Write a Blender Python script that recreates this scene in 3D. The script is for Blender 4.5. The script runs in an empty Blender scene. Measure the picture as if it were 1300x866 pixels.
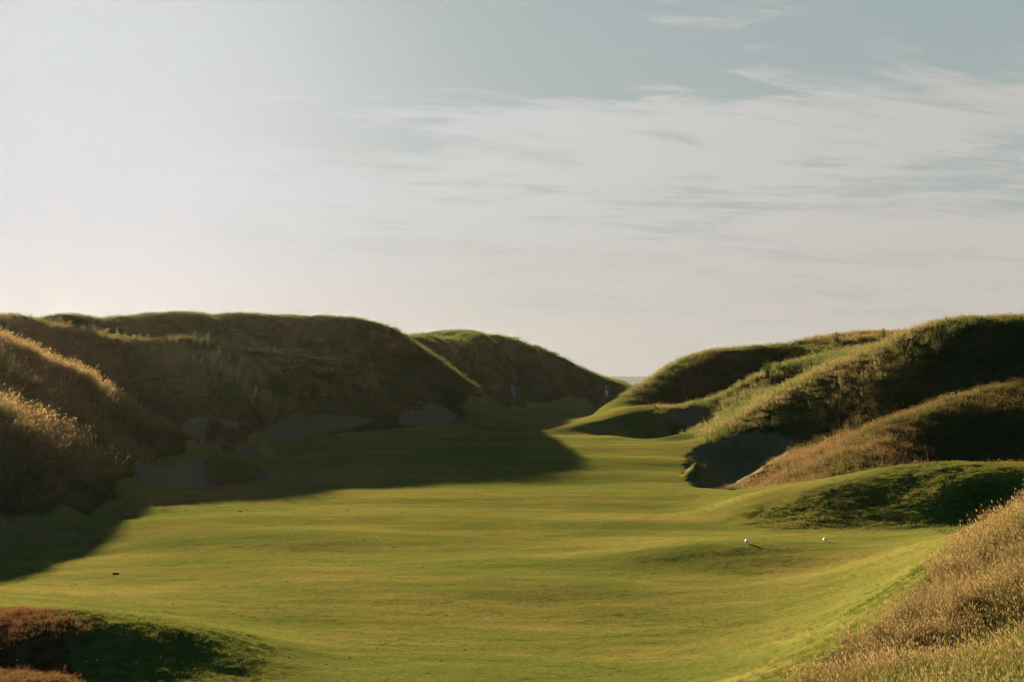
import bpy, bmesh, math, random
import numpy as np
from math import radians
from mathutils import Vector

random.seed(7)
rng = np.random.default_rng(11)
sc = bpy.context.scene
C = sc.collection

# ------------------------------------------------------------------ camera
F = 1805.0            # focal length in photo pixels (photo is 1300 wide)
HZ = 477.0            # the sea horizon's row in the photo
CAMZ = 6.0            # camera height above the fairway datum
cd = bpy.data.cameras.new('camera')
cam = bpy.data.objects.new('camera', cd)
C.objects.link(cam)
cam.location = (0, 0, CAMZ)
cam.rotation_euler = (radians(90), 0, 0)
cd.sensor_width = 36
cd.lens = 36 * F / 1300
cd.shift_y = (HZ - 433) / 1300
cd.clip_end = 60000
cd.clip_start = 0.3
sc.camera = cam

# ------------------------------------------------------------------ sun and sky
SUN_PX, SUN_PY = 62.0, 112.0
sd = Vector(((SUN_PX - 650) / F, 1.0, (HZ - SUN_PY) / F)).normalized()
SUN_EL = math.asin(sd.z)
SUN_AZ = math.atan2(sd.x, sd.y)      # from +Y towards +X
sl = bpy.data.lights.new('sun', 'SUN')
sl.energy = 5.0
sl.angle = radians(0.6)
sl.color = (1.0, 0.74, 0.44)
so = bpy.data.objects.new('sun', sl)
C.objects.link(so)
so.location = (-30, 60, 40)
so.rotation_euler = (-sd).to_track_quat('-Z', 'Y').to_euler()

sc.view_settings.view_transform = 'Standard'
sc.view_settings.look = 'None'
sc.view_settings.gamma = 1
sc.view_settings.exposure = 3.2
sc.view_settings.use_curve_mapping = False
sc.cycles.max_bounces = 5
sc.cycles.diffuse_bounces = 3
sc.cycles.transmission_bounces = 3
sc.cycles.use_denoising = True


class NT:
    """small helper for writing node trees"""
    def __init__(self, tree):
        self.t = tree
    def n(self, typ, **kw):
        nd = self.t.nodes.new(typ)
        for k, v in kw.items():
            if k.startswith('i_'):
                key = k[2:]
                key = int(key) if key.isdigit() else key.replace('_', ' ')
                self.set(nd.inputs[key], v)
            else:
                setattr(nd, k, v)
        return nd
    def set(self, inp, v):
        if hasattr(v, 'default_value') or isinstance(v, bpy.types.NodeSocket):
            self.t.links.new(v, inp)
        elif isinstance(v, (tuple, list)) and inp.type == 'RGBA' and len(v) == 3:
            inp.default_value = (*v, 1)
        else:
            inp.default_value = v
    def m(self, op, a, b=0.0, c=0.0, clamp=False):
        nd = self.t.nodes.new('ShaderNodeMath'); nd.operation = op; nd.use_clamp = clamp
        self.set(nd.inputs[0], a); self.set(nd.inputs[1], b); self.set(nd.inputs[2], c)
        return nd.outputs[0]
    def vm(self, op, a, b=(0, 0, 0)):
        nd = self.t.nodes.new('ShaderNodeVectorMath'); nd.operation = op
        self.set(nd.inputs[0], a); self.set(nd.inputs[1], b)
        return nd.outputs['Value'] if op in ('DOT_PRODUCT', 'LENGTH') else nd.outputs[0]
    def mix(self, f, a, b):
        nd = self.t.nodes.new('ShaderNodeMix'); nd.data_type = 'RGBA'
        self.set(nd.inputs[0], f); self.set(nd.inputs[6], a); self.set(nd.inputs[7], b)
        return nd.outputs[2]
    def ss(self, x, lo, hi):
        nd = self.t.nodes.new('ShaderNodeMapRange'); nd.interpolation_type = 'SMOOTHSTEP'
        self.set(nd.inputs[0], x); nd.inputs[1].default_value = lo; nd.inputs[2].default_value = hi
        return nd.outputs[0]
    def noise(self, vec, scale, detail=2, rough=0.5, dist=0.0):
        nd = self.t.nodes.new('ShaderNodeTexNoise')
        self.set(nd.inputs['Vector'], vec); nd.inputs['Scale'].default_value = scale
        nd.inputs['Detail'].default_value = detail; nd.inputs['Roughness'].default_value = rough
        nd.inputs['Distortion'].default_value = dist
        return nd.outputs['Fac']


world = bpy.data.worlds.new('World')
sc.world = world
world.use_nodes = True
w = NT(world.node_tree)
world.node_tree.nodes.clear()
tc = w.n('ShaderNodeTexCoord')
d = w.vm('NORMALIZE', tc.outputs['Generated'])
sky = w.n('ShaderNodeTexSky')
sky.sky_type = 'NISHITA'
sky.sun_disc = False
sky.sun_elevation = SUN_EL
sky.sun_rotation = SUN_AZ
sky.air_density = 1.0
sky.dust_density = 0.6
sky.ozone_density = 2.0
hsv = w.n('ShaderNodeHueSaturation', i_Saturation=0.9, i_Color=sky.outputs[0])
sky_col = w.vm('MULTIPLY', hsv.outputs[0], (1.02, 1.02, 0.93))
sep = w.n('ShaderNodeSeparateXYZ', i_0=d)
dx, dy, dz = sep.outputs
SKYGAIN = sky_col
# thin cirrus: a high layer seen in perspective
inv = w.m('DIVIDE', 1.0, w.m('ADD', w.m('MAXIMUM', dz, 0.0), 0.10))
px_ = w.m('MULTIPLY', dx, inv)
py_ = w.m('MULTIPLY', dy, inv)
pv = w.n('ShaderNodeCombineXYZ', i_0=px_, i_1=py_, i_2=0.0).outputs[0]
mp = w.n('ShaderNodeMapping', i_Vector=pv)
mp.inputs['Rotation'].default_value = (0, 0, radians(-24))
mp.inputs['Scale'].default_value = (0.8, 1.15, 1)
mp.inputs['Location'].default_value = (3.3, 1.1, 0)
warp = w.n('ShaderNodeTexNoise', i_Vector=mp.outputs[0], i_Scale=0.9, i_Detail=3.0)
wv = w.n('ShaderNodeVectorMath', operation='MULTIPLY_ADD')
w.set(wv.inputs[0], warp.outputs['Color']); wv.inputs[1].default_value = (1.1, .55, 0); w.set(wv.inputs[2], mp.outputs[0])
c1 = w.noise(wv.outputs[0], 1.25, 9, 0.60)
c2 = w.noise(wv.outputs[0], 5.0, 8, 0.66, 0.5)
fib = w.n('ShaderNodeMapping', i_Vector=wv.outputs[0])
fib.inputs['Scale'].default_value = (1.0, 2.6, 1)
c3 = w.noise(fib.outputs[0], 3.0, 8, 0.68, 0.3)
dens = w.m('ADD', w.m('MULTIPLY', c1, 0.55), w.m('ADD', w.m('MULTIPLY', c2, 0.26), w.m('MULTIPLY', c3, 0.44)))
# clear sky high up in the middle, cloud sheet lower down and to the right
hor = w.m('ADD', dz, w.m('MULTIPLY', dx, -0.12))
lowb = w.m('SUBTRACT', 1.0, w.ss(hor, 0.14, 0.215))
dens2 = w.m('ADD', dens, w.m('MULTIPLY', w.m('SUBTRACT', lowb, 0.72), 0.135))
cm = w.ss(dens2, 0.535, 0.70)
# cloud lit by the low sun, brighter towards it
cosang = w.vm('DOT_PRODUCT', d, tuple(sd))
fwd = w.m('MULTIPLY', w.m('POWER', w.m('MAXIMUM', cosang, 0.0), 10.0), w.m('ADD', .25, w.m('MULTIPLY', w.ss(dz, .0, .14), .75)))
cl_gain = w.m('ADD', 0.118, w.m('MULTIPLY', fwd, 0.075))
lowmix = w.m('SUBTRACT', 1.0, w.ss(dz, 0.0, 0.16))
cl_tint = w.mix(lowmix, (0.98, 0.95, 0.88), (1.15, 0.95, 0.87))
clv = w.n('ShaderNodeVectorMath', operation='SCALE', i_0=cl_tint, i_Scale=cl_gain)
skys = w.n('ShaderNodeVectorMath', operation='SCALE', i_0=SKYGAIN)
skys.inputs['Scale'].default_value = 0.0145
front = w.ss(dy, -0.3, 0.5)
veil = w.mix(w.m('MULTIPLY', front, .82), skys.outputs[0], (.073, .090, .091))     # a thin high veil evens out the clear part
c_all = w.mix(w.m('MULTIPLY', w.m('MULTIPLY', cm, 0.92), front), veil, clv.outputs[0])
# low sea haze along the horizon
hz = w.m('MULTIPLY', w.m('POWER', w.m('SUBTRACT', 1.0, w.m('MINIMUM', w.m('ABSOLUTE', dz), 1.0)), 9.0), front)
c_hz = w.mix(w.m('MULTIPLY', hz, 0.75), c_all, (0.138, 0.122, 0.103))
# aureole of the veiled sun
a1 = w.m('MULTIPLY', w.m('POWER', w.m('MAXIMUM', cosang, 0.0), 75.0), 0.085)
a2 = w.m('MULTIPLY', w.m('POWER', w.m('MAXIMUM', cosang, 0.0), 9.0), 0.012)
au = w.n('ShaderNodeVectorMath', operation='SCALE', i_Scale=w.m('ADD', a1, a2))
au.inputs[0].default_value = (1.0, 1.0, 1.0)
fin0 = w.vm('ADD', c_hz, au.outputs[0])
zen = w.m('SUBTRACT', 1.0, w.m('MULTIPLY', w.ss(dz, .30, .75), .35))
fs = w.n('ShaderNodeVectorMath', operation='SCALE', i_0=fin0, i_Scale=w.m('MULTIPLY', zen, 0.52))
# the sun's glare levels off in the thin cloud
sp3 = w.n('ShaderNodeSeparateXYZ', i_0=fs.outputs[0])
chs = []
for ch, top in zip(sp3.outputs, (0.0735, 0.0765, 0.0790)):
    q4 = w.m('POWER', w.m('ADD', 1.0, w.m('POWER', w.m('DIVIDE', w.m('MAXIMUM', ch, 0.0), top), 5.0)), 0.2)
    chs.append(w.m('DIVIDE', ch, q4))
cmb = w.n('ShaderNodeCombineXYZ', i_0=chs[0], i_1=chs[1], i_2=chs[2])
# away from the sun the sky is a deeper blue-green
bk = w.ss(w.m('ADD', w.m('MULTIPLY', dy, -1.0), w.m('MULTIPLY', dz, .6)), -.74, .25)
fin = w.vm('MULTIPLY', cmb.outputs[0], w.mix(bk, (1, 1, 1), (.44, 1.20, 1.28)))
bg = w.n('ShaderNodeBackground', i_Color=fin, i_Strength=1.0)
wo = w.n('ShaderNodeOutputWorld')
world.node_tree.links.new(bg.outputs[0], wo.inputs[0])

# ------------------------------------------------------------------ terrain height
def P(px, py, Y):          # a point known by its bearing, its drop and its distance
    Y = float(np.interp(Y, (0, 80, 100, 124, 165, 225, 262, 290, 340, 400), (0, 80, 95, 113, 137, 173, 204, 232, 280, 340)))
    return ((px - 650) / F * Y, Y, (HZ - py) / F * Y)
def PR(px, py, Y):
    return ((px - 650) / F * Y, Y, (HZ - py) / F * Y)

ctl = []
def pts(*a):
    for p in a:
        ctl.append(P(*p))
def world_pts(*a):
    ctl.extend(a)
def line(a, step=1.0, behind=None, n=None, P=P):
    """a crest or foot given by (px,py,Y) vertices, filled in between; behind=[(dist, drop)...] falls away beyond it"""
    out = []
    for (p, q) in zip(a[:-1], a[1:]):
        P0, P1 = np.array(P(*p)), np.array(P(*q))
        k = max(1, int(np.linalg.norm((P1 - P0)[:2]) / (n or 5.0)))
        for i in range(k):
            out.append(P0 + (P1 - P0) * i / k)
    out.append(np.array(P(*a[-1])))
    for o in out:
        ctl.append(tuple(o))
    if behind:
        for (dd, dr) in behind:
            for o in out[::2] + [out[-1]]:
                s = (o[1] + dd) / o[1]
                ctl.append((o[0] * s, o[1] + dd, max(o[2] - dr, -4.8)))

def col(px, foot, steps):
    """one upright section through a slope: from its foot (py, Y) up to each (py, steepness)"""
    py, Y = foot
    z = (HZ - py) / F * Y
    ctl.append(PR(px, py, Y))
    for (py2, t) in steps:
        Y2 = (z - t * Y) / ((HZ - py2) / F - t)
        k = max(1, int((Y2 - Y) / 4))
        for i in range(1, k + 1):
            yy = Y + (Y2 - Y) * i / k
            ctl.append(((px - 650) / F * yy, yy, z + t * (yy - Y)))
        Y = Y2; z = (HZ - py2) / F * Y2
    return (px, steps[-1][0], Y)
# camera's own knoll and the foreground
world_pts((0, -12, -1.6), (0, 0, -1.7), (-8, 0, -2.2), (8, 0, -1.6), (0, 8, -3.1), (-5, 8, -3.7), (0, 14, -4.4), (-6, 14, -4.8), (-20, 5, -4.4), (-14, 14, -5.0),
          (0, 18.5, -4.75), (-4, 18.5, -4.8), (-8, 18.5, -4.85), (-14, 19, -5.0), (-30, -12, -4.0), (25, -12, -2.0), (18, 5, -1.4), (40, 10, 0), (60, -12, 2), (-60, -12, -2))
# near mound of long grass, right
pts((1000, 866, 17), (1100, 800, 19.5), (1150, 760, 21), (1200, 715, 23), (1250, 680, 24.5), (1300, 646, 26), (1400, 590, 29), (1550, 560, 31),
    (1300, 700, 22.5), (1300, 738, 20.1), (1300, 800, 18.5), (1300, 866, 13.8), (1250, 749, 20.1), (1250, 815, 18.5), (1200, 765, 20.1), (1200, 832, 18.5), (1400, 800, 14), (1150, 800, 19.0),  (1150, 830, 16.5), (1200, 880, 13.5), (1100, 880, 15.3), (1400, 640, 22.5), (1400, 700, 20), (1400, 760, 18.4), (1500, 750, 17),
    (1080, 775, 25.5), (1140, 722, 30.5), (1200, 683, 34), (1260, 664, 38), (1330, 650, 42), (1450, 640, 40), (1000, 812, 24.2), (960, 850, 22), (1040, 830, 21.5))
# near fairway
for px in (-250, -100, 150, 380, 500, 620, 740, 860):
    pts((px, 866, 22.6 - 0.0 * px))
for px in (380, 500, 640, 780, 900):
    pts((px, 800, 27.6))
pts((940, 770, 30), (1000, 760, 30.6), (1060, 735, 32.5), (1110, 706, 36), (800, 755, 32.7), (600, 760, 32.2), (450, 765, 31.6), (300, 755, 33), (150, 745, 34.5), (0, 735, 35.8), (-150, 730, 36))
# small dark mound, lower left
pts((-150, 766, 26), (0, 768, 26.4), (90, 771, 26.6), (180, 779, 26.6), (250, 790, 26), (300, 803, 25.6), (290, 850, 23.0), (240, 862, 22.2), (200, 835, 22.9), (140, 840, 22.5),
    (0, 800, 23.6), (100, 805, 23.6), (0, 866, 20.3), (100, 866, 20.8), (-150, 820, 22.5), (0, 752, 31), (150, 762, 31), (300, 780, 29.5), (400, 830, 25.3))
# tee table (the two white markers) and its front bank
pts((850, 695, 39.5), (950, 690.5, 39.4), (1050, 688, 39.7), (1130, 684, 40.2), (900, 700, 38.5), (1000, 698, 38.4), (1080, 697, 38.2), (850, 722, 37.4), (950, 728, 36.0), (1040, 724, 35.8),
    (760, 704, 40.6), (650, 712, 39.5), (560, 722, 38), (500, 730, 37), (800, 735, 35.8), (700, 742, 34.6),
    (1000, 680, 42.6), (1100, 676, 43), (1200, 668, 43.8))
pts((950, 674, 47), (850, 676, 47.2), (750, 680, 46.4), (650, 684, 45.8), (550, 690, 44.4), (400, 700, 42), (250, 706, 40.8), (100, 712, 39.8), (0, 716, 39), (-150, 712, 39.5))
# second swell across the fairway
pts((900, 657, 51.6), (820, 662, 50.3), (740, 666, 49.4), (660, 668, 49.0), (560, 668, 48.6), (440, 668, 48.4), (320, 668, 48.0), (200, 664, 48.6), (100, 662, 48.6))
pts((900, 636, 57.6), (800, 638, 57.2), (700, 642, 55.7), (600, 646, 54.4), (450, 648, 53.7), (300, 648, 53.6), (180, 646, 53.7))
# mown mound under the right dune
pts((960, 664, 48.4), (1030, 667, 46.8), (1100, 668, 46.2), (1160, 664, 46.4), (1230, 658, 46.6), (1300, 650, 47))
line([(900, 645, 54), (955, 628, 53.5), (1010, 617, 54.5), (1060, 609, 54), (1100, 602, 53.2), (1160, 596, 52.8), (1200, 594, 52.4), (1300, 594, 51.5)], n=4)
pts((1050, 640, 49.3), (1130, 635, 49.3), (1200, 630, 48), (1280, 622, 48), (1360, 610, 48), (1000, 614, 61), (1100, 604, 61))
# ridge B, the nearer spur of the right dune
line([(978, 620, 64), (1000, 604, 66), (1050, 576, 69), (1090, 552, 71.5), (1130, 533, 73.5), (1200, 503, 77), (1250, 490, 79), (1300, 480, 80), (1400, 462, 82), (1550, 440, 84)], n=4)
pts((1030, 603, 64), (1100, 580, 65), (1160, 577, 67), (1220, 545, 71.5), (1300, 525, 72), (1400, 510, 73), (1100, 562, 68), (1180, 530, 72), (1300, 500, 76),
    (1200, 590, 66), (1300, 584, 67), (1400, 575, 67), (1240, 592, 60), (1300, 592, 60), (1400, 590, 60))
# hollow behind ridge B, then the long face under ridge A
for (px, Y, z) in ((1060, 76, -3.9), (1130, 80, -2.7), (1200, 82, -1.9), (1300, 83, -0.4), (1400, 84, .6)):
    ctl.append(((px - 650) / F * Y, Y, z))
pts((900, 612, 68), (950, 613, 67.5), (960, 588, 78), (1020, 583, 78), (950, 568, 91), (1020, 562, 90), (1000, 545, 94), (920, 562, 93), (1060, 530, 91), (1100, 505, 90), (1180, 470, 88.5), (1250, 445, 88), (1300, 440, 88), (1300, 465, 86.5))
line([(885, 555, 102), (930, 533, 101), (980, 511, 99), (1030, 493, 97), (1070, 475, 96), (1110, 457, 94.5), (1150, 440, 93), (1200, 425, 92), (1260, 416, 90)], n=5)
line([(880, 551, 108), (930, 524, 109), (1000, 487, 108), (1050, 465, 106), (1100, 444, 103), (1150, 424, 99.5), (1175, 411, 97), (1200, 404, 95.5), (1250, 402, 94.5), (1300, 403, 94.5), (1400, 398, 94), (1550, 390, 93)],
     behind=[(8, 1.2)], n=5)
# right far dune A2
line([(797, 507, 123), (806, 499, 124.5), (820, 486, 126), (835, 474, 127), (850, 463, 128), (875, 453, 128), (900, 446, 127.5), (950, 440, 125.5), (1000, 439, 124), (1030, 432, 124), (1060, 423, 126), (1100, 421, 126), (1150, 422, 126), (1220, 420, 125), (1350, 410, 124)], n=3, P=PR)
line([(820, 489, 130), (850, 466, 132), (875, 456, 132), (900, 449, 131.5), (950, 444, 129.5), (1000, 442, 128), (1060, 426, 130), (1150, 424, 130)], n=4, P=PR)
line([(800, 514, 121), (820, 515, 121), (850, 515, 120.5), (875, 514, 119.5), (900, 511, 118.5), (925, 506, 118), (950, 500, 117), (980, 483, 117)], n=3, P=PR)
for (px, Y, z) in ((825, 140, -3.8), (850, 150, -4), (900, 148, -2.5), (950, 145, -1.5), (1000, 143, 0), (1060, 144, .5), (1150, 144, .5), (1250, 143, .5), (1000, 160, -3), (1150, 160, -3)):
    ctl.append(((px - 650) / F * Y, Y, z))
for p in ((870, 545, 101), (870, 524, 112), (910, 524, 109), (900, 535, 104), (835, 527, 113), (930, 515, 107), (1060, 440, 119), (1110, 436, 117)): ctl.append(PR(*p))
# small lit ridgelet on the A2 face
line([(955, 479, 113), (985, 468, 113), (1020, 459, 113), (1060, 451, 112), (1100, 443, 111)], n=5, P=PR)
for p in ((960, 492, 109), (985, 482, 109), (1020, 472, 109), (1060, 461, 108.5), (985, 466, 116), (1040, 452, 116)): ctl.append(PR(*p))
# lit bank, hollows
line([(690, 552, 107), (740, 537, 111), (790, 522, 116), (820, 516, 118)], n=4, P=PR)
for p in ((760, 529, 117), (720, 541, 113), (690, 535, 128), (720, 528, 138), (770, 519, 142)): ctl.append(PR(*p))
for p in ((700, 562, 93), (760, 560, 94), (820, 557, 96), (870, 552, 98), (700, 578, 82), (780, 572, 85), (850, 562, 90), (720, 590, 76.5), (800, 582, 80), (860, 575, 84),
    (650, 600, 72), (750, 605, 70), (850, 600, 73), (865, 615, 66), (700, 620, 64.5), (800, 618, 64.5), (550, 615, 66), (450, 628, 61), (650, 628, 61), (560, 590, 76.5),
    (500, 600, 72), (600, 570, 87), (430, 590, 77), (400, 612, 66.5), (560, 558, 100), (640, 550, 104), (600, 545, 108)):
    ctl.append(PR(*p))
# far fairway
for p in ((650, 530, 131), (700, 530, 134), (640, 515, 156), (700, 514, 167), (740, 510, 187), (780, 506, 202), (600, 522, 134), (690, 522, 150), (750, 518, 158), (612, 508, 147), (650, 511, 162), (700, 509, 178), (790, 502, 214)):
    ctl.append(PR(*p))
for p in ((650, 590, 76.5), (450, 575, 86), (500, 565, 93), (400, 575, 88), (-120, 600, 48.5)): ctl.append(PR(*p))
# left dune, foot
pts((300, 582, 83), (370, 585, 82), (300, 600, 74), (350, 620, 64.5), (210, 619, 63), (250, 632, 59), (160, 640, 57), (100, 648, 53), (0, 660, 47.6), (-120, 660, 47),
    (700, 535, 156))
ctl.append(PR(606, 508, 144))
# left dune: sections from the foot over the terrace with the weeds to the crest
lc = [col(-150, (500, 75), [(408, .6), (400, .25)]),
      col(-50, (480, 80), [(411, .6), (405, .25)]),
      col(0, (462, 82), [(415, .6), (405, .3)]),
      col(50, (470, 84), [(417, .6), (402, .35)]),
      col(75, (480, 86), [(419, .65), (420, 0), (397, .4)]),
      col(110, (490, 87), [(422, .7), (423.5, 0), (399, .36)]),
      col(150, (512, 88), [(426, .7), (428, 0), (400, .36)]),
      col(200, (545, 87), [(430, .7), (432.3, 0), (398, .36)]),
      col(250, (573, 87), [(433, .7), (435.4, 0), (396, .36)]),
      col(300, (575, 91), [(438, .7), (440.2, 0), (397, .38)]),
      col(345, (566, 97), [(447, .7), (448, 0), (400, .42)]),
      col(400, (561, 100), [(462, .65), (450, .25), (403, .50)]),
      col(440, (553, 102), [(485, .6), (470, .3), (405, .58)]),
      col(470, (549, 104), [(508, .55), (493, .3), (407, .68)]),
      col(500, (545, 106), [(527, .45), (512, .35), (417, .68)]),
      col(520, (543, 107.5), [(520, .4), (431, .68)]),
      col(545, (541, 109), [(512, .42), (451, .66)]),
      col(570, (538, 112), [(508, .45), (469, .66)]),
      col(590, (533, 117), [(505, .5), (483, .6)]),
      col(602, (518, 138), [(492, .5)])]
line(lc, n=5, P=PR)
for c0 in lc[-5:]:          # the end of the ridge drops away sharply on its seaward side
    x0, y0, z0 = PR(*c0)
    ctl.append((x0 + 1.5, y0 + .6, z0 - 1.2))
for (c0, dd, dr) in [(c, 9, 1.6) for c in lc[:14]] + [(c, 25, 6.0) for c in lc[:14]]:
    x0, y0, z0 = PR(*c0)
    ctl.append((x0 * (y0 + dd) / y0, y0 + dd, max(z0 - dr, -4.8)))
# left near spur, whose top the sun reaches
line([(-150, 395, 70), (-60, 412, 70), (0, 430, 71), (50, 454, 72), (110, 481, 74), (160, 514, 77), (215, 548, 80), (238, 563, 83)], n=4)
line([(-100, 412, 65.5), (0, 446, 67.3), (60, 471, 69), (105, 491, 71)], n=4)
pts((0, 480, 61), (60, 502, 62.8), (-100, 470, 59.5), (120, 540, 67), (60, 528, 61.3))
line([(-100, 490, 54.5), (0, 517, 55.5), (40, 532, 56.5), (90, 556, 58.5), (115, 575, 60)], n=4)
pts((-100, 530, 50), (0, 545, 50.5), (60, 570, 53.2), (60, 608, 52), (0, 600, 49), (110, 607, 57), (160, 600, 63), (200, 584, 71))
# far dune and the small peak behind it
line([(535, 430, 150), (560, 429, 158), (600, 429, 173), (625, 429, 181), (650, 430, 191), (665, 433, 196), (690, 443, 203), (720, 456, 212), (760, 477, 224), (785, 491, 234)], n=4, P=PR)
for (px, Y, z) in ((535, 165, 3.3), (560, 172, 3.4), (600, 190, 4.2), (640, 212, 2.5), (690, 245, -6), (535, 190, -1), (600, 225, 0)):
    ctl.append(((px - 650) / F * Y, Y, z))
for p in ((600, 480, 158), (650, 480, 178), (700, 485, 194), (740, 492, 208), (650, 500, 170), (615, 495, 154), (575, 445, 155), (640, 455, 184)):
    ctl.append(PR(*p))
line([(530, 426, 330), (548, 423, 332), (575, 419.5, 334), (605, 420.5, 336), (625, 428, 336)], behind=[(15, 3)], n=8)
pts((575, 424, 322), (600, 426, 322))
for (px, Y, z) in ((900, 230, -6), (1000, 210, -5), (1200, 180, -3), (1400, 170, 0), (300, 150, -3), (100, 150, -3), (-150, 150, -2), (400, 200, -5), (200, 260, -8), (600, 300, -2), (900, 330, -14), (750, 345, -9),
                   (400, 330, -8), (1300, 300, -12), (-200, 330, -12), (0, 100 * 1.0, 2.5)):
    if Y > 101: ctl.append(((px - 650) / F * Y, Y, z))
# out past the frame's sides
world_pts((-90, 60, 5), (-80, 100, 6), (-110, 150, 2), (-70, 40, 1), (-60, 20, -2), (75, 60, 4), (90, 100, 6), (110, 150, 4), (60, 35, 2), (-200, 300, -10), (200, 300, -10), (0, 400, -20), (-200, 400, -25), (200, 400, -25))

ctl = np.array(ctl, float)
_, keep = np.unique(np.round(ctl[:, :2], 1), axis=0, return_index=True)
ctl = ctl[np.sort(keep)]
MQ = 1.6
def _warp(x, y):       # far away the same detail spans more metres
    return x, y
def solve_terrain():
    x, y, z = ctl.T
    n = len(x)
    R = -np.sqrt((x[:, None] - x[None]) ** 2 + (y[:, None] - y[None]) ** 2 + MQ ** 2)
    lam = 0.05 + y.clip(0, 300) * 0.0006
    Pm = np.stack([np.ones(n), x / 100, y / 100], 1)
    A = np.zeros((n + 3, n + 3))
    A[:n, :n] = R + np.diag(lam)
    A[:n, n:] = Pm; A[n:, :n] = Pm.T
    s = np.linalg.solve(A, np.concatenate([z, np.zeros(3)]))
    return s[:n].astype(np.float32), s[n:]
WT, POLY = solve_terrain()
cx, cy = ctl[:, 0].astype(np.float32), ctl[:, 1].astype(np.float32)
def base_h(x, y):
    x = np.asarray(x, np.float32); y = np.asarray(y, np.float32)
    sh = x.shape; x = x.ravel(); y = y.ravel()
    out = np.empty(len(x), np.float32)
    for i in range(0, len(x), 20000):
        a, b = x[i:i + 20000, None], y[i:i + 20000, None]
        R = np.sqrt((a - cx) ** 2 + (b - cy) ** 2 + np.float32(MQ ** 2))
        out[i:i + 20000] = -(R @ WT)
    out += POLY[0] + POLY[1] * x / 100 + POLY[2] * y / 100
    # beyond the dunes the land falls to the sea
    t = np.clip((y - 350) / 90, 0, 1); t = t * t * (3 - 2 * t)
    out = out * (1 - t) + (-31.0) * t
    return (out + CAMZ).reshape(sh)

_perm = np.random.default_rng(3).permutation(1024)
_gr = np.random.default_rng(4).uniform(0, 2 * np.pi, 1024)
_gx, _gy = np.cos(_gr).astype(np.float32), np.sin(_gr).astype(np.float32)
def perlin(x, y):
    xi = np.floor(x).astype(np.int64); yi = np.floor(y).astype(np.int64)
    xf = (x - xi).astype(np.float32); yf = (y - yi).astype(np.float32)
    u = xf ** 3 * (xf * (xf * 6 - 15) + 10); v = yf ** 3 * (yf * (yf * 6 - 15) + 10)
    def g(i, j, fx, fy):
        h = _perm[(_perm[(i & 1023)] + j) & 1023]
        return _gx[h] * fx + _gy[h] * fy
    a = g(xi, yi, xf, yf); b = g(xi + 1, yi, xf - 1, yf)
    c = g(xi, yi + 1, xf, yf - 1); e = g(xi + 1, yi + 1, xf - 1, yf - 1)
    return (a + (b - a) * u) + ((c + (e - c) * u) - (a + (b - a) * u)) * v
def fbm(x, y, s, o=3, r=0.5, off=0.0):
    t = 0; a = 1.0; f = 1.0 / s
    for k in range(o):
        t = t + a * perlin(x * f + off + 17.3 * k, y * f - off + 9.1 * k); a *= r; f *= 2.03
    return t

def ray_hit(px, py):
    Y = np.exp(np.linspace(math.log(12), math.log(420), 1800))
    x = (px - 650) / F * Y
    zr = (HZ - py) / F * Y + CAMZ
    h = base_h(x, Y)
    k = np.argmax(h > zr)
    if not (h > zr).any(): k = len(Y) - 1
    return (x[k], Y[k])
def poly_px(*a):
    return np.array([ray_hit(*p) for p in a])
def poly_xy(*a):       # (px, Y) pairs
    return np.array([((p - 650) / F * Y, Y) for p, Y in a])

def sdist(poly, x, y):
    """signed distance to a polygon: positive inside"""
    dmin = np.full(x.shape, 1e9, np.float32); ins = np.zeros(x.shape, bool)
    n = len(poly)
    for i in range(n):
        ax, ay = poly[i]; bx, by = poly[(i + 1) % n]
        ex, ey = bx - ax, by - ay
        L = ex * ex + ey * ey + 1e-9
        t = np.clip(((x - ax) * ex + (y - ay) * ey) / L, 0, 1)
        dd = (x - ax - t * ex) ** 2 + (y - ay - t * ey) ** 2
        dmin = np.minimum(dmin, dd)
        if abs(ey) > 1e-9:
            cr = ((ay > y) != (by > y)) & (x < ex * (y - ay) / ey + ax)
            ins ^= cr
    return np.where(ins, 1, -1) * np.sqrt(dmin)
def smooth(poly, it=2):
    for _ in range(it):
        q = np.roll(poly, -1, 0)
        poly = np.stack([poly * .75 + q * .25, poly * .25 + q * .75], 1).reshape(-1, 2)
    return poly

FAIR = poly_px((-330, 660), (-120, 664), (0, 652), (70, 650), (150, 634), (152, 606), (200, 583), (232, 574), (236, 560), (300, 545), (345, 550), (390, 551), (440, 549), (485, 547), (530, 543), (585, 538), (592, 522), (585, 510), (620, 505.5), (660, 508), (700, 507), (760, 506), (792, 505),
               (800, 512), (838, 513.5), (832, 524), (850, 534), (878, 546), (896, 553), (905, 558), (890, 575), (890, 600), (890, 618), (930, 619), (975, 619))
FAIR = np.vstack([FAIR, poly_xy((1000, 62), (1100, 62.5), (1180, 61.5), (1300, 60), (1500, 58), (1900, 50), (1900, 20), (1500, 12), (650, 12), (-1400, 16), (-1400, 40))])
FAIR = smooth(FAIR, 1)
MOUND = np.array([(0.6, 9), (1.6, 13), (2.6, 15.5), (3.5, 17.3), (5.0, 20.0), (6.0, 22.0), (7.3, 24.3), (8.4, 26.3), (9.9, 28.4), (13, 31), (20, 33), (30, 30), (30, -5), (-6, -5), (-4, 4)])
BROWN = poly_px((-260, 768), (0, 770), (60, 773), (100, 782), (118, 796), (112, 815), (95, 840), (95, 866), (80, 900), (-260, 900))
SEMI1 = poly_px((60, 771), (150, 776), (240, 790), (300, 803), (308, 815), (292, 845), (280, 866), (270, 900), (60, 900))
SEMI2 = poly_px((960, 652), (1010, 640), (1080, 622), (1140, 603), (1190, 592), (1260, 590), (1420, 590), (1420, 640), (1280, 655), (1200, 662), (1100, 668), (1000, 669), (962, 664))
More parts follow.
